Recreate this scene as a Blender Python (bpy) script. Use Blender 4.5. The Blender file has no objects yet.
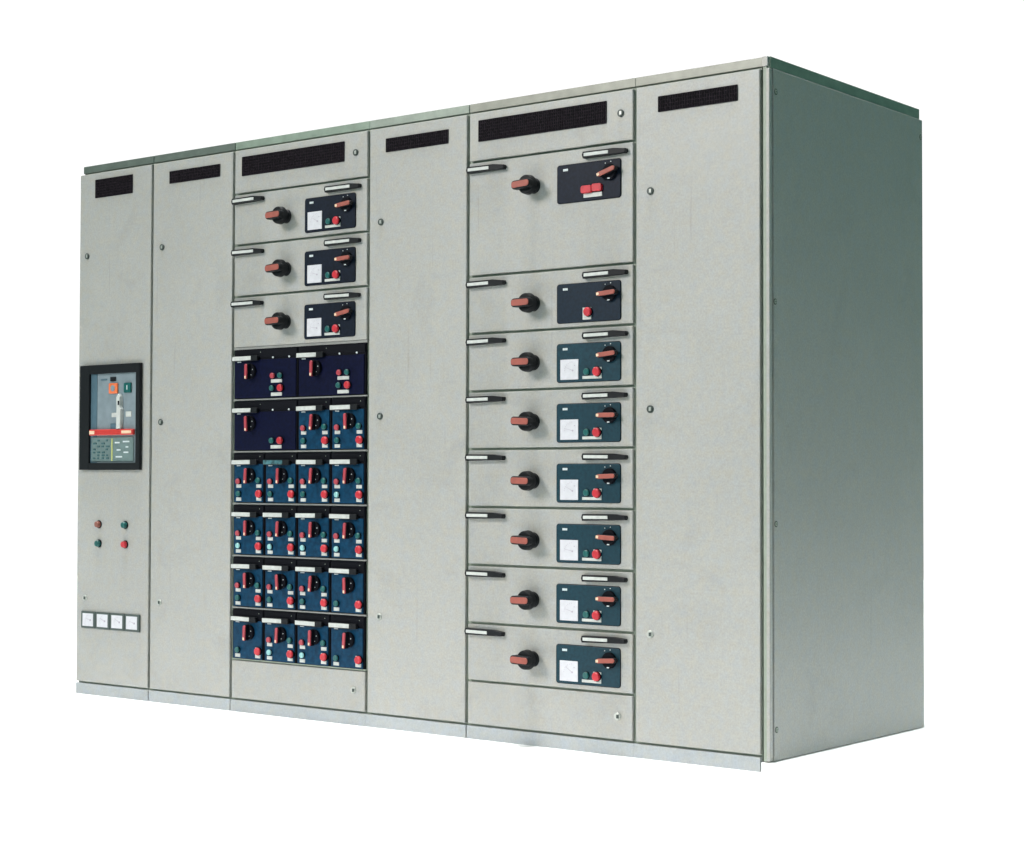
import bpy, bmesh, math, random
from mathutils import Matrix, Vector
random.seed(7)
S = bpy.context.scene
COL = S.collection

# ---------------------------------------------------------------- materials
def nt(name):
    m = bpy.data.materials.new(name); m.use_nodes = True
    t = m.node_tree; return m, t, t.nodes['Principled BSDF']
def setp(b, **k):
    for n, v in k.items(): b.inputs[n.replace('_', ' ')].default_value = v
def plain(name, col, rough=.45, metal=0., spec=.5, mottle=.06, scale=60, coat=0., bump=0.):
    m, t, b = nt(name)
    setp(b, Roughness=rough, Metallic=metal)
    b.inputs['Specular IOR Level'].default_value = spec
    b.inputs['Coat Weight'].default_value = coat
    tc = t.nodes.new('ShaderNodeTexCoord'); nz = t.nodes.new('ShaderNodeTexNoise')
    oi = t.nodes.new('ShaderNodeObjectInfo'); ad = t.nodes.new('ShaderNodeVectorMath'); ad.operation = 'ADD'
    mu = t.nodes.new('ShaderNodeMath'); mu.operation = 'MULTIPLY'; mu.inputs[1].default_value = 37.
    t.links.new(oi.outputs['Random'], mu.inputs[0]); t.links.new(tc.outputs['Object'], ad.inputs[0]); t.links.new(mu.outputs[0], ad.inputs[1])
    nz.inputs['Scale'].default_value = scale; nz.inputs['Detail'].default_value = 4
    t.links.new(ad.outputs[0], nz.inputs['Vector'])
    rp = t.nodes.new('ShaderNodeValToRGB')
    rp.color_ramp.elements[0].position = .3; rp.color_ramp.elements[1].position = .7
    rp.color_ramp.elements[0].color = [c*(1-mottle) for c in col]+[1]; rp.color_ramp.elements[1].color = [min(1, c*(1+mottle)) for c in col]+[1]
    t.links.new(nz.outputs['Fac'], rp.inputs[0]); t.links.new(rp.outputs[0], b.inputs['Base Color'])
    if bump:
        bp = t.nodes.new('ShaderNodeBump'); bp.inputs['Strength'].default_value = bump; bp.inputs['Distance'].default_value = .002
        t.links.new(nz.outputs['Fac'], bp.inputs['Height']); t.links.new(bp.outputs[0], b.inputs['Normal'])
    return m
def paint(name, col, rough=.42):
    """powder-coated sheet steel: orange-peel grain, cloudy tone, faint handling marks"""
    m, t, b = nt(name); setp(b, Roughness=rough)
    L = t.links; N = t.nodes
    tc = N.new('ShaderNodeTexCoord'); geo = N.new('ShaderNodeNewGeometry')
    def noise(sc, det=3, rgh=.5):
        n = N.new('ShaderNodeTexNoise'); n.inputs['Scale'].default_value = sc; n.inputs['Detail'].default_value = det
        n.inputs['Roughness'].default_value = rgh; L.new(geo.outputs['Position'], n.inputs['Vector']); return n
    fine = noise(150, 3, .7); mid = noise(48, 4, .65); big = noise(1.6, 5, .6); tint = noise(30, 4, .6)
    def mapr(n, lo, hi, a=.25, b_=.75):
        r = N.new('ShaderNodeMapRange'); r.inputs[1].default_value = a; r.inputs[2].default_value = b_
        r.inputs[3].default_value = lo; r.inputs[4].default_value = hi; L.new(n.outputs['Fac'], r.inputs[0]); return r
    a = mapr(fine, .86, 1.14); c = mapr(mid, .94, 1.06); d = mapr(big, .94, 1.06)
    m1 = N.new('ShaderNodeMath'); m1.operation = 'MULTIPLY'; L.new(a.outputs[0], m1.inputs[0]); L.new(c.outputs[0], m1.inputs[1])
    m2 = N.new('ShaderNodeMath'); m2.operation = 'MULTIPLY'; L.new(m1.outputs[0], m2.inputs[0]); L.new(d.outputs[0], m2.inputs[1])
    mx = N.new('ShaderNodeMix'); mx.data_type = 'RGBA'
    mx.inputs[6].default_value = (col[0]*1.03, col[1]*1.0, col[2]*.94, 1); mx.inputs[7].default_value = (col[0]*.965, col[1]*1.0, col[2]*1.055, 1)
    tr = mapr(tint, 0, 1, .35, .65); L.new(tr.outputs[0], mx.inputs[0])
    sm = N.new('ShaderNodeTexNoise'); sm.inputs['Scale'].default_value = 3.2; sm.inputs['Detail'].default_value = 9; sm.inputs['Roughness'].default_value = .72
    sm.inputs['Distortion'].default_value = .6; L.new(geo.outputs['Position'], sm.inputs['Vector'])
    smr = mapr(sm, 1.0, .91, .54, .68)
    mp = N.new('ShaderNodeMapping'); mp.inputs['Scale'].default_value = (60, 60, 2.2); mp.inputs['Rotation'].default_value = (.1, 1.3, 0)
    L.new(geo.outputs['Position'], mp.inputs[0]); sc = N.new('ShaderNodeTexNoise'); sc.inputs['Scale'].default_value = 1; sc.inputs['Detail'].default_value = 2; L.new(mp.outputs[0], sc.inputs['Vector'])
    scr = mapr(sc, 1.0, .90, .70, .76)
    m3 = N.new('ShaderNodeMath'); m3.operation = 'MULTIPLY'; L.new(smr.outputs[0], m3.inputs[0]); L.new(scr.outputs[0], m3.inputs[1])
    m4 = N.new('ShaderNodeMath'); m4.operation = 'MULTIPLY'; L.new(m2.outputs[0], m4.inputs[0]); L.new(m3.outputs[0], m4.inputs[1]); m2 = m4
    vm = N.new('ShaderNodeVectorMath'); vm.operation = 'SCALE'; L.new(mx.outputs[2], vm.inputs[0]); L.new(m2.outputs[0], vm.inputs['Scale'])
    L.new(vm.outputs[0], b.inputs['Base Color'])
    rr = mapr(mid, rough-.05, rough+.08); L.new(rr.outputs[0], b.inputs['Roughness'])
    bp = N.new('ShaderNodeBump'); bp.inputs['Strength'].default_value = .25; bp.inputs['Distance'].default_value = .0006
    L.new(fine.outputs['Fac'], bp.inputs['Height']); L.new(bp.outputs[0], b.inputs['Normal'])
    return m

M = {}
M['paint'] = paint('grey powder coat', (.350, .348, .332))
M['frame'] = plain('frame olive grey', (.27, .31, .255), .5)
M['dark_gap'] = plain('dark inner steel', (.07, .085, .07), .6)
M['strip'] = plain('roof sheet dark reflection', (.115, .145, .125), .4, .3, mottle=.12, scale=20)  # roof tones, dark to light, paint a reflection running along the strip
M['strip_mid'] = plain('green grey roof sheet mid reflection', (.21, .27, .22), .4, .2, mottle=.12, scale=20)
M['strip_pale'] = plain('roof sheet lighter reflection', (.25, .29, .25), .4, .15, mottle=.12, scale=20)  # lighter step of the painted roof reflection
M['strip_light'] = plain('roof sheet bright reflection', (.235, .24, .205), .4, .1, mottle=.12, scale=20)
M['rail'] = plain('bare metal rail', (.30, .30, .29), .4, .3)
M['plinthp'] = paint('zinc grey plinth coat', (.345, .365, .378))
M['black'] = plain('black plastic', (.005, .006, .008), .45, spec=.22)
M['bezel'] = plain('black bezel', (.0025, .003, .006), .6, spec=.1)
M['vent'] = plain('vent black', (.005, .0045, .007), .7, spec=.08, mottle=.5, scale=140)
M['ventbar'] = plain('vent mesh', (.016, .012, .016), .7, spec=.08, mottle=.9, scale=160)
M['blue'] = plain('blue laminate', (.0035, .031, .048), .42, spec=.28, mottle=.2, scale=90)
M['navy_shaded'] = plain('blue laminate shaded near black', (.004, .008, .018), .45, spec=.16, mottle=.3, scale=90)  # blue laminate darkened in colour for the shade on upper plates
M['blueblack_shaded'] = plain('blue laminate half shaded', (.004, .013, .026), .42, spec=.22, mottle=.25, scale=90)  # in-between step of the upper-plate shade, put into the colour
M['modblue'] = plain('module blue laminate', (.002, .035, .080), .42, spec=.14, mottle=.3, scale=60)
M['deepnavy_shaded'] = plain('double module laminate shaded dark', (.0015, .003, .020), .5, spec=.09, mottle=.3, scale=90)  # double modules' navy, deepened in colour for upper-row shade
M['grip'] = plain('orange red grip', (.29, .068, .048), .5, mottle=.12)
M['brick'] = plain('brick lamp', (.22, .075, .055), .4)
M['tip'] = plain('cream lever tip', (.75, .55, .38), .4)
M['red'] = plain('red button', (.46, .020, .032), .35, mottle=.15)
M['green'] = plain('green button', (.008, .095, .090), .3)
M['pale'] = plain('clear lamp lens', (.25, .50, .50), .2)
M['white'] = plain('white plate', (.50, .52, .50), .45, mottle=.1)
M['dial'] = plain('meter dial', (.58, .58, .62), .35, mottle=.05)
M['ink'] = plain('dial ink', (.40, .36, .43), .5)
M['mark'] = plain('logo white', (.60, .66, .68), .4)
M['chrome'] = plain('lock metal', (.45, .47, .44), .3, .45)
M['lockdark'] = plain('lock core', (.035, .05, .045), .4)
M['mframe'] = plain('meter frame green black', (.045, .065, .06), .4)
M['brk'] = plain('breaker face grey', (.20, .25, .28), .4, mottle=.1, scale=30)
M['brkdark'] = plain('breaker cheek blue grey', (.07, .13, .17), .4)
M['brklow'] = plain('trip unit face', (.13, .19, .19), .4, mottle=.12, scale=50)
M['orange'] = plain('orange push', (.75, .17, .06), .35)
M['brkred'] = plain('red band', (.50, .035, .03), .35)
M['yellow'] = plain('yellow rule', (.48, .50, .16), .5)
M['key'] = plain('key pad ink', (.035, .10, .11), .4)
M['floorw'] = plain('white studio floor', (.90, .90, .90), .8, spec=.1, mottle=.01, scale=3)

# ---------------------------------------------------------------- mesh builder
class MB:
    def __init__(s): s.bm = bmesh.new(); s.mats = []
    def mi(s, m):
        if m not in s.mats: s.mats.append(m)
        return s.mats.index(m)
    def _fin(s, faces, m, smooth=False):
        i = s.mi(m)
        for f in faces: f.material_index = i; f.smooth = smooth
    def box(s, x0, x1, y0, y1, z0, z1, m, bev=0., seg=1):
        r = bmesh.ops.create_cube(s.bm, size=1)
        vs = r['verts']
        for v in vs: v.co = Vector(((x0+x1)/2+v.co.x*(x1-x0), (y0+y1)/2+v.co.y*(y1-y0), (z0+z1)/2+v.co.z*(z1-z0)))
        fs = list({f for v in vs for f in v.link_faces}); es = list({e for v in vs for e in v.link_edges})
        s._fin(fs, m)
        if bev:
            r = bmesh.ops.bevel(s.bm, geom=es, offset=bev, segments=seg, affect='EDGES', profile=.5)
            for f in r['faces']: f.material_index = s.mi(m)
        return s
    def prism(s, pts, y0, y1, m, bev=0., smooth_side=False):
        """outline pts (x,z) counter-clockwise seen from the front (-Y); y0 is the front"""
        f = [s.bm.verts.new((x, y0, z)) for x, z in pts]; b = [s.bm.verts.new((x, y1, z)) for x, z in pts]
        n = len(pts); fr = s.bm.faces.new(f); bk = s.bm.faces.new(b[::-1]); fs = [fr, bk]
        for i in range(n): 
            q = s.bm.faces.new((f[(i+1) % n], f[i], b[i], b[(i+1) % n])); fs.append(q)
        s._fin(fs, m)
        if bev:
            r = bmesh.ops.bevel(s.bm, geom=list(fr.edges), offset=bev, segments=2, affect='EDGES', profile=.5)
            for q in r['faces']: q.material_index = s.mi(m)
        return s
    def rrect(s, x0, x1, z0, z1, r, y0, y1, m, bev=0.):
        pts = []
        for cx, cz, a in ((x1-r, z0+r, -90), (x1-r, z1-r, 0), (x0+r, z1-r, 90), (x0+r, z0+r, 180)):
            for k in range(5):
                t = math.radians(a+k*22.5); pts.append((cx+r*math.cos(t), cz+r*math.sin(t)))
        return s.prism(pts, y0, y1, m, bev)
    def disc(s, cx, cz, r, y0, y1, m, n=24, r1=None, bev=0.):
        r1 = r if r1 is None else r1
        f = [s.bm.verts.new((cx+r*math.cos(6.28318*k/n), y0, cz+r*math.sin(6.28318*k/n))) for k in range(n)]
        b = [s.bm.verts.new((cx+r1*math.cos(6.28318*k/n), y1, cz+r1*math.sin(6.28318*k/n))) for k in range(n)]
        fr = s.bm.faces.new(f); bk = s.bm.faces.new(b[::-1]); fs = [fr, bk]
        for i in range(n): fs.append(s.bm.faces.new((f[(i+1) % n], f[i], b[i], b[(i+1) % n])))
        s._fin(fs, m)
        if bev:
            q = bmesh.ops.bevel(s.bm, geom=list(fr.edges), offset=bev, segments=2, affect='EDGES', profile=.5)
            for g in q['faces']: g.material_index = s.mi(m)
        return s
    def obj(s, name, parent=None, loc=(0, 0, 0), rot=None):
        bmesh.ops.recalc_face_normals(s.bm, faces=s.bm.faces[:])
        me = bpy.data.meshes.new(name); s.bm.to_mesh(me); s.bm.free()
        for m in s.mats: me.materials.append(m if not isinstance(m, str) else M[m])
        o = bpy.data.objects.new(name, me); COL.objects.link(o); o.location = loc
        if rot: o.rotation_euler = rot
        if parent: o.parent = parent
        return o
def thing(name, label, cat, loc, group=None):
    o = bpy.data.objects.new(name, None); o.empty_display_size = .05; COL.objects.link(o); o.location = loc
    tag(o, label, cat, group); return o
def tag(o, label, cat, group=None):
    o['label'] = label; o['category'] = cat
    if group: o['group'] = group
def kids(o): return [c for c in ALL() if c.parent == o]
def ALL(): return list(COL.objects)
def copy_tree(o, parent=None, idx=None):
    if idx is None:
        idx = {}
        for c in ALL():
            if c.parent: idx.setdefault(c.parent.name, []).append(c)
    c = o.copy(); COL.objects.link(c); c.parent = parent
    for ch in idx.get(o.name, []): copy_tree(ch, c, idx)
    return c

# ---------------------------------------------------------------- layout (metres; X to the right, front at y=0)
L = [-3.2977, -2.8398, -2.3614, -1.6481, -1.175, -0.471, 0.0]
DEP = 1.060
ZB, ZT = .052, 2.170       # doors
Z0C = .033                 # underside of carcass
G = .0068                  # half gap between fronts

def add_lock(parent, x, z, light=False):
    b = MB()
    b.disc(x, z, .0125, -.005, 0, 'chrome' if light else 'lockdark', bev=.0015)
    b.disc(x, z, .009, -.0065, -.0045, 'lockdark' if not light else 'chrome')
    b.box(x-.0015, x+.0075, -.0085, -.006, z-.006, z+.006, 'chrome' if not light else 'lockdark', .0008)
    return b.obj('lock', parent)
def add_vent(parent, x0, x1, z0, z1):
    b = MB()
    b.box(x0, x1, -.0012, 0.001, z0, z1, 'vent')
    n = int((x1-x0)/.009)
    for i in range(n+1):
        x = x0+(x1-x0)*i/n; b.box(x-.0012, x+.0012, -.0034, -.0012, z0, z1, 'ventbar')
    k = max(3, int((z1-z0)/.010))
    for i in range(k+1):
        z = z0+(z1-z0)*i/k; b.box(x0, x1, -.0028, -.0013, z-.001, z+.001, 'ventbar')
    return b.obj('vent_grille', parent)
def door_mesh(x0, x1, z0, z1):
    b = MB(); b.box(x0, x1, 0, .0125, z0, z1, 'paint', .0025, 2); return b

labels = [
 'grey cabinet column with a circuit breaker window and a row of four square meters',
 'plain grey cabinet column between the breaker column and the column of dark blue modules',
 'grey cabinet column holding rows of small dark blue modules under three wide drawers',
 'plain grey cabinet column between the blue module column and the eight drawer column',
 'grey cabinet column filled with eight wide grey drawers from top to bottom',
 'plain grey end cabinet column with the broad shaded side wall',
]
cabs = []
for i in range(6):
    x0, x1 = L[i], L[i+1]; w = x1-x0
    c = thing('switchgear_cabinet', labels[i], 'electrical cabinet', (x0, 0, 0), 'cabinet columns of the switchboard')
    cabs.append(c)
    e0 = .012 if i == 0 else 0.0005; e1 = w-.0005
    # carcass: open front tray, walls + back
    b = MB()
    b.box(e0, e1, .0135, DEP-.02, Z0C, 2.176, 'frame')
    if i == 0: b.box(.0005, .0115, .0137, .3, Z0C, ZB+.004, 'frame')
    b.obj('carcass', c)
    # roof
    b = MB()
    rx0 = .012 if i == 0 else (.0 if i in (3, 5) else .0015)
    b.box(rx0, (w-.0015 if i in (0, 1, 3) else w) if i < 5 else w+.0045, .006, DEP-.032, 2.1768, 2.2062, ('strip', 'strip', 'strip_mid', 'strip_pale', 'strip_light', 'strip_light')[i], .0015)  # each section's tone carries part of the painted reflection
    b.obj('roof', c)
    # plinth front
    b = MB()
    b.box(0.0005 if i in (0, 3, 5) else .0028, w-.0005 if i in (2, 4) else w-.0028, -.001, .0125, 0.0, ZB-.0075, 'plinthp', 0 if i > 1 else .001)
    b.obj('plinth', c)
    b = MB(); b.box(e0+.01, e1-.01, .05, DEP-.05, Z0C-.0034, Z0C-.0001, 'dark_gap'); b.obj('base_frame', c)
    dx0 = 0.0 if i == 0 else G; dx1 = w-G if i < 5 else w-.0015
    if i in (0, 1, 3, 5):
        d = door_mesh(dx0, dx1, ZB, ZT).obj('door', c)
        if i == 0:
            add_vent(d, .101, .336, 2.066, 2.141); add_lock(d, .050, 1.826); add_lock(d, .055, .399, True)
        if i == 1:
            add_vent(d, .107, .400, 2.081, 2.129)
        if i == 3:
            add_vent(d, .088, .382, 2.080, 2.128)
        if i == 5:
            add_vent(d, .0945, .390, 2.081, 2.130)
        if i in (1, 3, 5):
            for z in (1.828, 1.123, .400): add_lock(d, .063, z, z < 1)
    else:
        d = door_mesh(dx0, dx1, 2.0035, ZT).obj('top_panel', c)
        add_vent(d, .049, .592, 2.069, 2.142); add_lock(d, .650, 2.095)
        d = door_mesh(dx0, dx1, ZB, .1965).obj('bottom_panel', c)
        add_lock(d, .652 if i == 2 else .640, .127, True)

# rails between the module rows of the third column
c = cabs[2]; w3 = L[3]-L[2]
for z, h in ((1.3985, .0085), (1.200, .005), (1.000, .005), (.800, .005), (.600, .005), (.400, .005), (.2025, .004)):
    b = MB(); b.box(  .004, w3-.004, .0, .0130, z-h/2, z+h/2, 'rail' if z > .3 else 'frame', .0008); b.obj('shelf_rail', c)

# end column: corner post, cover strip, side wall
c = cabs[5]; w6 = L[6]-L[5]
b = MB(); b.box(w6+.0065, w6+.0205, .006, .06, Z0C, 2.1755, 'frame', .0015); b.obj('corner_post', c)
b = MB(); b.box(w6+.0045, w6+.0245, .0035, .012, 2.1765, 2.207, 'paint', .001); b.obj('roof_corner', c)
b = MB(); b.box(w6+.005, w6+.0300, .0125, DEP-.018, 2.1715, 2.2068, 'strip_mid', .001); b.obj('roof_edge', c)
b = MB(); b.box(w6+.0215, w6+.0335, -.001, .0165, Z0C+.002, 2.168, 'paint', .0015); b.obj('edge_strip', c)
b = MB(); b.box(w6+.022, w6+.0275, .018, .0265, Z0C, 2.168, 'dark_gap')
b.box(w6+.0225, w6+.0325, .0270, DEP, Z0C-.001, 2.1705, 'paint', .002)
sp = b.obj('side_panel', c)
for y, z in ((.040, 2.10), (.034, 1.447), (.038, .76), (.040, .128), (DEP-.014, 2.108)):
    b = MB()
    b.disc(0, 0, .0065, -.0024, 0, 'frame', 12, bev=.0008); b.box(-.005, .005, -.0028, -.002, -.0009, .0009, 'lockdark')
    b.disc(0, 0, .010, -.0006, .0002, 'dark_gap', 14)
    b.obj('screw', sp, (w6+.0328, y, z), (0, 0, math.radians(90)))

# small things on the breaker column (door mounted)
c = cabs[0]
for k, (x, z, m, lab) in enumerate(((.142, .706, 'brick', 'brick red indicator lamp'), (.309, .706, 'green', 'dark green indicator lamp, upper right'),
                    (.143, .627, 'green', 'dark green push button, lower left'), (.310, .627, 'red', 'bright red push button'))):
    b = MB(); b.disc(x, z, .0165, -.004, 0, 'bezel', bev=.001); o = b.obj('push_button', c); o['label'] = lab
    b = MB(); b.disc(x, z, .0125, -.018, -.0035, m, r1=.0135, bev=.003); b.obj('button_cap', o)
for k in range(4):
    x = .039+k*.0925
    b = MB(); z0, z1 = .2745, .344
    b.box(x, x+.090, -.008, 0, z0, z1, 'mframe', .0015); o = b.obj('panel_meter', c)
    b = MB(); b.box(x+.011, x+.079, -.0095, -.0078, z0+.009, z1-.008, 'dial', .0008)
    hx, hz = x+.062, z0+.034
    b.disc(hx, hz, .004, -.0112, -.0095, 'ink', 12)
    pts = [(hx, hz-.001), (hx, hz+.001), (hx-.030, hz+.0115+(k%3-1)*.003), (hx-.030, hz+.0105+(k%3-1)*.003)]
    b.prism(pts, -.0105, -.0096, 'ink')
    for q in range(7):
        t = math.radians(118+q*14); ax, az = hx+.036*math.cos(t)+.004, hz+.024*math.sin(t)
        b.box(ax-.0006, ax+.0006, -.0101, -.0095, az-.0012, az+.0012, 'ink')
    b.obj('dial', o)

# ---------------------------------------------------------------- air circuit breaker behind the window of column one
br = thing('circuit_breaker', 'tall circuit breaker in a thick black frame with orange and green buttons and red band', 'circuit breaker', (L[0], 0, 0))
def ring(b, x0, x1, z0, z1, a0, a1, c0, c1, y0, y1, m, bev=.002):
    b.box(x0, a0, y0, y1, z0, z1, m, bev); b.box(a1, x1, y0, y1, z0, z1, m, bev)
    b.box(a0-.001, a1+.001, y0+.0004, y1, z0, c0, m, 0); b.box(a0-.001, a1+.001, y0+.0004, y1, c1, z1, m, 0)
b = MB(); ring(b, .026, .408, .931, 1.366, .088, .382, .960, 1.329, -.016, -.0002, 'black'); b.obj('window_frame', br)
b = MB(); b.box(.088, .382, -.0045, -.0003, .960, 1.329, 'brk')
b.box(.0885, .128, -.0062, -.0045, .9605, 1.3285, 'brkdark'); face = b.obj('face_plate', br)
def part(name, parent, mat, *a, bev=.001):
    b = MB(); b.box(*a, mat, bev); return b.obj(name, parent)
part('close_button', br, 'orange', .208, .262, -.012, -.0046, 1.245, 1.288, bev=.002)
b = MB(); b.disc(.235, 1.267, .013, -.0135, -.0118, 'brk'); b.obj('button_mark', br)
o = part('open_button', br, 'green', .302, .346, -.012, -.0046, 1.247, 1.287, bev=.002)
part('button_mark', br, 'mark', .322, .327, -.0128, -.0118, 1.259, 1.277, bev=0)
part('indicator_window', br, 'black', .212, .248, -.008, -.0046, 1.296, 1.314)
part('indicator_window', br, 'brkdark', .150, .190, -.006, -.0046, 1.301, 1.307, bev=0)
b = MB()
b.prism([(.268, 1.100), (.292, 1.100), (.296, 1.180), (.288, 1.190), (.290, 1.232), (.280, 1.243), (.268, 1.228), (.272, 1.190)], -.022, -.0046, 'white', .002)
b.obj('charging_lever', br)
part('status_plate', br, 'white', .223, .268, -.0075, -.0046, 1.148, 1.166)
part('status_plate', br, 'white', .312, .346, -.0075, -.0046, 1.148, 1.170)
part('lever_slot', br, 'bezel', .280, .289, -.0232, -.0222, 1.196, 1.214, bev=0)
part('counter_window', br, 'brkdark', .216, .262, -.008, -.0046, 1.098, 1.122)
rb = part('red_band', br, 'brkred', .094, .370, -.020, -.0046, 1.074, 1.098, bev=.003)
part('band_label', rb, 'tip', .098, .130, -.0212, -.0202, 1.079, 1.093, bev=0)
part('band_label', rb, 'tip', .302, .362, -.0212, -.0202, 1.080, 1.092, bev=0)
lo = part('trip_unit', br, 'brklow', .098, .364, -.010, -.0046, .966, 1.066, bev=.002)
part('divider', lo, 'yellow', .228, .235, -.0112, -.0098, .968, 1.060, bev=0)
random.seed(3)
b = MB()
for r in range(7):
    for q in range(4):
        if random.random() < .8:
            xx = .110+q*.028+random.uniform(-.002, .002); zz = .976+r*.0122
            b.box(xx, xx+random.uniform(.010, .022), -.0118, -.0098, zz, zz+.0065, 'key')
b.obj('key_pad', lo)
for r, (xx, zz, ww) in enumerate(((.250, 1.040, .030), (.300, 1.044, .040), (.262, 1.010, .024), (.305, 1.000, .030), (.256, .982, .040), (.318, 1.022, .016))):
    part('setting_window', lo, 'mark', xx, xx+ww, -.0112, -.0098, zz, zz+.006, bev=0)
del face

# ---------------------------------------------------------------- shared small parts
def push_button(parent, x, z, r, m, lab=None, d=.012):
    """round button with a dark collar"""
    b = MB(); b.disc(0, 0, r*1.1, -d*.62, 0, 'bezel', 20, bev=.001)
    b.disc(0, 0, r, -d-.002, -d*.6, m, 20, r1=r*1.02, bev=r*.25)
    o = b.obj('push_button', parent, (x, 0, z))
    if lab: o['label'] = lab
    return o
def name_holder(parent, x0, x1, z, white, y0, tilt=0., wf=.64):
    """black pull handle with a slanted right end and a slipped-in white name strip"""
    o = MB(); h = .0112
    w = x1-x0
    pts = [(0, -h), (w-.004, -h*.75), (w, -h*.2), (w-.002, h*.55), (w*.72, h), (0, h), (-.004, 0)]
    o.prism(pts, -y0, 0, 'black', .002)
    o = o.obj('pull_handle', parent, (x0, 0, z))
    b = MB(); b.box(.005, w*wf, -y0-.0012, -y0+.001, -h*.44, h*.50, white, .0008); b.obj('name_strip', o)
    return o

# ---------------------------------------------------------------- wide grey drawers
def wide_drawer(w, h, kind, wf=.60, plate_mat='blue'):
    t = thing('switch_drawer', '', 'switchgear drawer', (0, 0, 0), 'wide grey switch drawers')
    b = MB(); b.box(G, w-G, 0, .0125, .0043, h-.0043, 'paint', .0025, 2); b.obj('front_panel', t)
    name_holder(t, .008, .172, h-.029, 'white', .019, wf=wf); name_holder(t, .507, .680, h-.029, 'white', .018, wf=wf)
    # big rotary handle
    zc = h-.109; xc = .291
    b = MB(); b.disc(0, 0, .025, -.012, 0, 'black', 32, r1=.027, bev=.002); b.disc(0, 0, .0225, -.030, -.011, 'black', 32)
    k = b.obj('rotary_handle', t, (xc, 0, zc))
    b = MB(); b.disc(0, 0, .032, -.050, -.029, 'black', 32, r1=.034, bev=.003)
    b.rrect(-.046, .034, -.0150, .0150, .012, -.069, -.046, 'black', .003); b.obj('handle_bar', k)
    b = MB(); b.rrect(-.043, .030, -.0105, .0105, .009, -.0715, -.0685, 'grip', .001); b.obj('grip_inlay', k)
    # dark instrument plate
    z1 = h-.053; z0 = h-.180 if kind != 'plain' else h-.182
    b = MB(); b.rrect(.392, .651, z0, z1, .009, -.004, 0, plate_mat, .0015)
    b.rrect(.3905, .6525, z0-.0015, z1+.0015, .010, -.0022, 0, 'bezel')
    p = b.obj('instrument_plate', t)
    b = MB()
    for q in range(3): b.box(.418+q*.0068, .4236+q*.0068, -.0052, -.0038, h-.0735, h-.066, 'mark')
    b.obj('maker_mark', p)
    b = MB(); b.disc(0, 0, .0265, -.010, 0, 'bezel', 28, bev=.002); b.disc(-.020, .0305, .0018, -.001, 0, 'mark', 8); b.disc(.002, .034, .0018, -.001, 0, 'mark', 8); b.box(-.004, .005, -.0112, -.0098, -.0245, -.021, 'mark')
    s = b.obj('selector_switch', t, (.6105, -.004, h-.0935))
    b = MB(); b.rrect(-.040, .038, -.0085, .0085, .008, -.022, -.008, 'black', .002); b.rrect(-.038, .034, -.0072, .0072, .007, -.0262, -.0215, 'grip', .0015); b.box(-.038, -.028, -.0272, -.0258, -.0045, .0045, 'tip', .0005)
    lv = b.obj('lever', s)
    if kind == 'metered':
        b = MB(); b.box(.408, .4825, -.0062, -.0035, h-.172, h-.105, 'dial', .001)
        hx, hz = .460, h-.142
        b.disc(hx, hz, .0032, -.0072, -.0060, 'ink', 12)
        for q in range(7):
            a = math.radians(95+q*14); ax, az = hx+.034*math.cos(a), hz+.028*math.sin(a)
            b.box(ax-.0006, ax+.0006, -.0068, -.006, az-.0016, az+.0016, 'ink')
        b.box(hx+.006, hx+.010, -.0068, -.006, hz+.015, hz+.018, 'ink')
        m = b.obj('ammeter', t)
        b = MB(); b.prism([(0, -.0009), (0, .0009), (-.030, .0118), (-.030, .0110)], -.0069, -.0061, 'ink'); b.obj('needle', m, (hx, 0, hz))
        b = MB(); b.box(.4995, .577, -.0062, -.0035, h-.1715, h-.162, 'white', .0005); b.box(.545, .577, -.0060, -.0035, h-.162, h-.134, 'white', .0005)
        b.obj('button_plate', p)
        push_button(p, .517, h-.148, .0115, 'green', 'dark green push button', .010)
        push_button(p, .5615, h-.149, .0150, 'red', 'raised red push button', .016)
    elif kind == 'tall':
        b = MB(); b.box(.503, .578, -.0062, -.0035, h-.170, h-.156, 'white', .0005); b.obj('button_plate', p)
        b = MB(); b.rrect(.497, .540, h-.156, h-.131, .007, -.016, -.0035, 'red', .002); b.rrect(.540, .580, h-.153, h-.128, .007, -.014, -.0035, 'red', .002)
        b.obj('push_button', p)
    else:
        b = MB(); b.box(.500, .535, -.0062, -.0035, h-.175, h-.135, 'white', .0005); b.obj('button_plate', p)
        push_button(p, .524, h-.150, .0150, 'red', 'raised red push button', .016)
    return t
def place(t, loc, label, lever=0.):
    t.location = loc; t['label'] = label
    for s in ALL():
        if s.parent == t and s.name.startswith('selector_switch'):
            for l in ALL():
                if l.parent == s: l.rotation_euler = (0, math.radians(-lever), 0)
w3 = L[3]-L[2]; w5 = L[5]-L[4]
A = wide_drawer(w3, .2, 'metered', .74, 'navy_shaded')
a2 = copy_tree(A); a3 = copy_tree(A)
place(A, (L[2], 0, 1.8), 'wide grey drawer directly above two others, first over the blue modules', 6)
place(a2, (L[2], 0, 1.6), 'middle one of the three wide grey drawers above the blue modules', 3)
place(a3, (L[2], 0, 1.4), 'wide grey drawer resting directly on top of the dark blue module rows', 10)
T = wide_drawer(w5, .4, 'tall', .6, 'navy_shaded')
place(T, (L[4], 0, 1.6), 'tallest drawer, twice as high, with a double red button and no meter', 16)
P = wide_drawer(w5, .2, 'plain', .6, 'blueblack_shaded')
place(P, (L[4], 0, 1.4), 'wide grey drawer without a meter, with one single red button', 4)
B = wide_drawer(w5, .2, 'metered')
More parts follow.
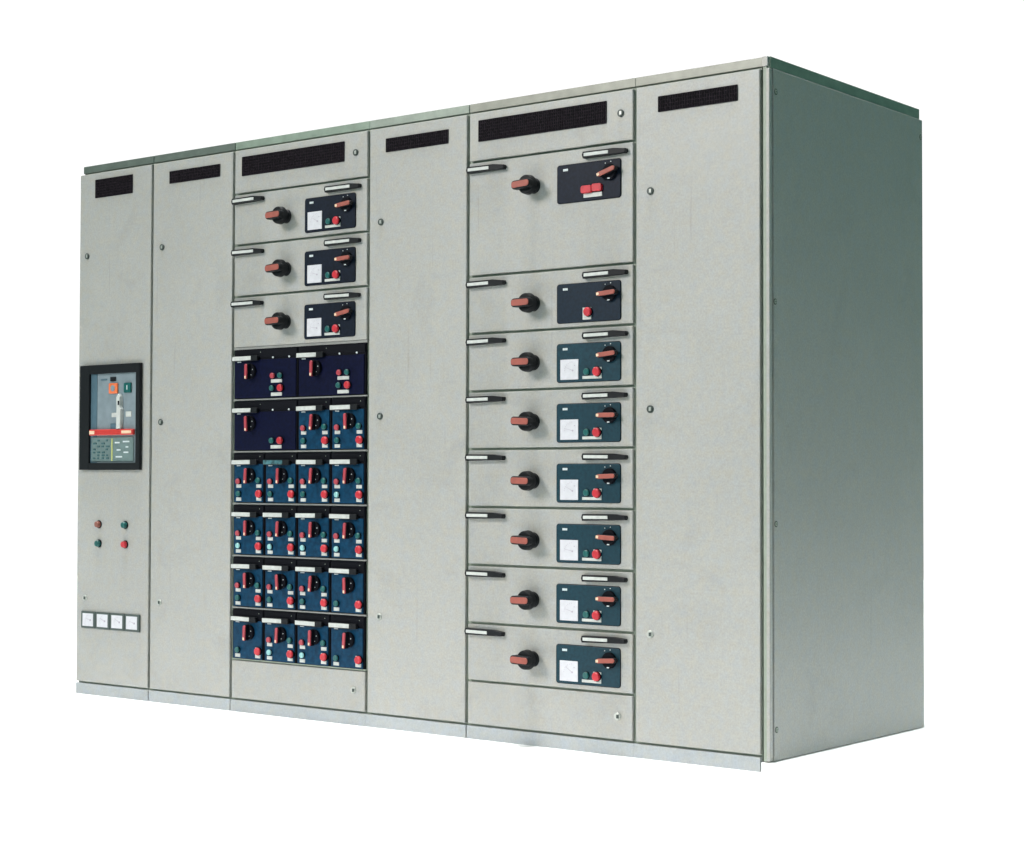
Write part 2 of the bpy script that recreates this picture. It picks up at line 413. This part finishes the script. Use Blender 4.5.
lab5 = ['topmost metered drawer in the eight drawer column, under the drawer without meter',
        'second metered drawer from the top in the eight drawer column',
        'third metered drawer from the top in the eight drawer column',
        'third metered drawer from the bottom in the eight drawer column',
        'second metered drawer from the bottom in the eight drawer column',
        'lowest metered drawer in the eight drawer column, above the blank bottom panel']
ds = [B]+[copy_tree(B) for _ in range(5)]
for k, o in enumerate(ds): place(o, (L[4], 0, 1.2-.2*k), lab5[k], (5, 0, 2, -3, 0, 4)[k])

# ---------------------------------------------------------------- small modules
PITCH = .1745
def module(width, variant):
    """width in pitches (1 or 2); origin lower left"""
    t = thing('starter_module', '', 'switch module', (0, 0, 0), 'small dark blue modules')
    W = PITCH*width
    b = MB(); b.box(.0022, W-.0022, .002, .0125, .0045, .1955, 'bezel', .001)
    b.obj('front_frame', t)
    pt = .152
    b = MB()
    b.rrect(.010 if width == 1 else .008, W-.008, .0065, pt, .003, -.002, .003, 'modblue' if width == 1 else 'deepnavy_shaded', .001)
    p = b.obj('instrument_plate', t)
    # dark upper band with slots
    b = MB(); b.box(.004, W-.004, -.001, .0025, .160, .190, 'bezel', .001)
    for q in range(1): b.disc(.150, .181, .0016, -.0018, -.001, 'frame', 8)
    b.obj('upper_band', t)
    # name strip handle
    b = MB(); b.rrect(.000, .138, -.0105, .0095, .005, -.014, 0, 'black', .001)
    hd = b.obj('pull_handle', t, (.006, -.001, .159))
    b = MB(); b.box(.002, .104, -.0012, .001, -.0078, .0078, 'white', .0008); ns = b.obj('name_strip', hd, (0, -.014, 0))
    b = MB()
    for q in range(3): b.box(.024+q*.007, .0295+q*.007, -.0012, .0, -.0025, .0025, 'mark')
    b.obj('maker_mark', p, (0, -.002, .1465))
    # rotary switch with vertical red lever
    b = MB(); b.disc(0, 0, .0285, -.012, 0, 'bezel', 28, bev=.002); b.disc(.019, .006, .0018, -.013, -.0118, 'mark', 8); b.disc(.012, -.014, .0014, -.013, -.0118, 'mark', 8)
    s = b.obj('rotary_switch', t, (.100, -.002, .109))
    b = MB(); b.rrect(-.0075, .0075, -.032, .030, .0068, -.026, -.010, 'bezel', .002); b.rrect(-.0065, .0055, -.031, .027, .0058, -.031, -.0255, 'redlever', .0015); b.box(-.0045, .0035, -.0322, -.0305, -.029, -.019, 'tip', .0005)
    b.obj('lever', s)
    def plate(x, z, w=.027): 
        bb = MB(); bb.box(x-w/2, x+w/2, -.0042, -.0015, z-.0065, z+.0065, 'white', .0006); bb.obj('button_plate', p)
    if width == 1:
        if variant != 'bare':
            plate(.0365, .068); plate(.147, .068)
            push_button(p, .037, .086, .0105, 'redlever', 'dull red push button'); push_button(p, .147, .0895, .0105, 'green', 'dark green push button')
        plate(.0365, .0175); plate(.147, .0185)
        push_button(p, .039, .0385, .0105, 'pale' if variant in ('pale', ) else 'green', 'pale clear lamp' if variant == 'pale' else 'dark green push button')
        bb = MB(); bb.box(.133, .161, -.0040, -.0015, .024, .052, 'white', .0006); bb.obj('button_plate', p)
        push_button(p, .153, .0385, .0145, 'red', 'raised red push button', .015)
    else:
        if variant != 'bare':
            plate(.239, .068, .058); push_button(p, .222, .088, .0105, 'redlever', 'dull red push button'); push_button(p, .262, .088, .0105, 'green', 'dark green push button')
        plate(.239, .0175, .058); push_button(p, .219, .041, .0105, 'green', 'dark green push button'); push_button(p, .266, .041, .0135, 'red', 'raised red push button', .015)
        for x in (.218, .305): 
            bb = MB(); bb.disc(x, .1585, .0036, -.003, 0, 'mark', 10); bb.obj('screw', t)
    return t
M['redlever'] = plain('dull red lever', (.37, .045, .062), .35, mottle=.12)
protos = {}
def mod(width, variant, col, zrow, label):
    key = (width, variant)
    if key not in protos: o = protos[key] = module(width, variant)
    else: o = copy_tree(protos[key])
    o.location = (L[2]+.0065+col*PITCH, 0, zrow); o['label'] = label
    return o
mod(2, 'full', 0, 1.2, 'dark double-width module at the left of the top module row')
mod(2, 'full', 2, 1.2, 'dark double-width module at the right of the top module row')
mod(2, 'bare', 0, 1.0, 'dark double-width module in the second module row, with two buttons only')
mod(1, 'green', 2, 1.0, 'narrow module beside the double-width one in the second module row')
mod(1, 'green', 3, 1.0, 'narrow module at the right end of the second module row')
rows = (('third', .8, 'green green green pale'), ('fourth', .6, 'pale pale pale pale'), ('fifth', .4, 'green green green bare'), ('lowest', .2, 'bare pale pale bare'))
pos = ('leftmost', 'second from left', 'third from left', 'rightmost')
for rn, z, vs in rows:
    for k, v in enumerate(vs.split()):
        extra = {'bare': 'without upper buttons', 'pale': 'with a pale lamp', 'green': 'with a dark green lower button'}[v]
        o = mod(1, v, k, z, f'blue module {extra}, {pos[k]} in the {rn} module row')
        if rn == 'third' and k == 1:
            for h in ALL():
                if h.parent == o and h.name.startswith('pull_handle'):
                    for s in ALL():
                        if s.parent == h:
                            s.data = s.data.copy(); s.data.materials[0] = M['smoky']if 'smoky' in M else plain('tinted empty strip', (.05, .13, .15), .3, mottle=.6, scale=80)
                            s['label'] = 'dark tinted name strip'

random.seed(21)
for o in ALL():                       # small individual differences between the repeats
    n = o.name.split('.')[0]
    if n == 'needle': o.rotation_euler.y = math.radians(random.uniform(-14, 12))
    elif n == 'rotary_handle': o.rotation_euler.y = math.radians(random.uniform(-3.5, 3.5))
    elif n == 'rotary_switch': o.rotation_euler.y = math.radians(random.uniform(-5, 5))
    elif n == 'pull_handle': o.rotation_euler.y = math.radians(random.uniform(-.7, .7)); o.location.x += random.uniform(-.001, .001)

# ---------------------------------------------------------------- floor, light, world
b = MB(); b.box(-11, 1.62, -3.3, 10.5, -.05, 0, 'floorw'); fl = b.obj('ground'); fl['kind'] = 'structure'
b = MB(); b.box(L[0]+.03, 1.62, .0232, 10.51, .0003, Z0C-.0035, 'floorw', .0); b.box(-.0012, 1.62, .0045, .0230, .0003, Z0C-.0035, 'floorw', .0); pf = b.obj('added_platform'); pf['kind'] = 'structure'  # added white slab that keeps shade from showing under the cabinet
def area(name, loc, target, sx, sy, power, col, spread=180):
    l = bpy.data.lights.new(name, 'AREA'); l.shape = 'RECTANGLE'; l.size = sx; l.size_y = sy; l.energy = power; l.color = col
    l.spread = math.radians(spread)
    o = bpy.data.objects.new(name, l); COL.objects.link(o); o.location = loc
    o.rotation_euler = (Vector(target)-Vector(loc)).to_track_quat('-Z', 'Y').to_euler(); return o
area('overhead_floor_fill', (-2.85, 2.5, 9), (-3.0, 3.03, 0), 18.5, 18.5, 18.5*18.5*5.0, (1, 1, 1), 14)  # added lamp aimed down so the floor washes out to white
area('key_softbox', (-5.6, -9.6, 7.0), (1.2, 0, 1.3), 3.8, 3.8, 262, (1, .935, .915), 78)

w = bpy.data.worlds.new('World'); S.world = w; w.use_nodes = True
t = w.node_tree; N = t.nodes; K = t.links
bg = N['Background']; tc = N.new('ShaderNodeTexCoord')
dp = N.new('ShaderNodeVectorMath'); dp.operation = 'DOT_PRODUCT'; dp.inputs[1].default_value = (-.788, .616, 0)
K.new(tc.outputs['Generated'], dp.inputs[0])
mr = N.new('ShaderNodeMapRange'); mr.interpolation_type = 'SMOOTHSTEP'; mr.inputs[1].default_value = .45; mr.inputs[2].default_value = .77
K.new(dp.outputs['Value'], mr.inputs[0])
mx = N.new('ShaderNodeMix'); mx.data_type = 'RGBA'; mx.inputs[6].default_value = (.045, .17, .145, 1); mx.inputs[7].default_value = (1.08, 1.08, 1.08, 1)
K.new(mr.outputs[0], mx.inputs[0]); K.new(mx.outputs[2], bg.inputs[0]); bg.inputs[1].default_value = 1

# ---------------------------------------------------------------- camera
yaw, pitch, roll = .669909936, .0278739537, .00276549123
f = Vector((-math.sin(yaw)*math.cos(pitch), math.cos(yaw)*math.cos(pitch), math.sin(pitch)))
r = Vector((math.cos(yaw), math.sin(yaw), 0)); u = r.cross(f)
cr, sr = math.cos(roll), math.sin(roll)
R_, U_ = cr*r+sr*u, -sr*r+cr*u
cd = bpy.data.cameras.new('camera'); co = bpy.data.objects.new('camera', cd); COL.objects.link(co)
co.matrix_world = Matrix(((R_.x, U_.x, -f.x, 2.918001), (R_.y, U_.y, -f.y, -4.916714), (R_.z, U_.z, -f.z, .890985), (0, 0, 0, 1)))
cd.sensor_width = 36; cd.lens = 1839.29/1024*36; cd.clip_end = 200
S.camera = co
S.render.resolution_x = 1024; S.render.resolution_y = 859
S.view_settings.view_transform = 'Standard'; S.view_settings.look = 'None'; S.view_settings.exposure = 0; S.view_settings.gamma = 1
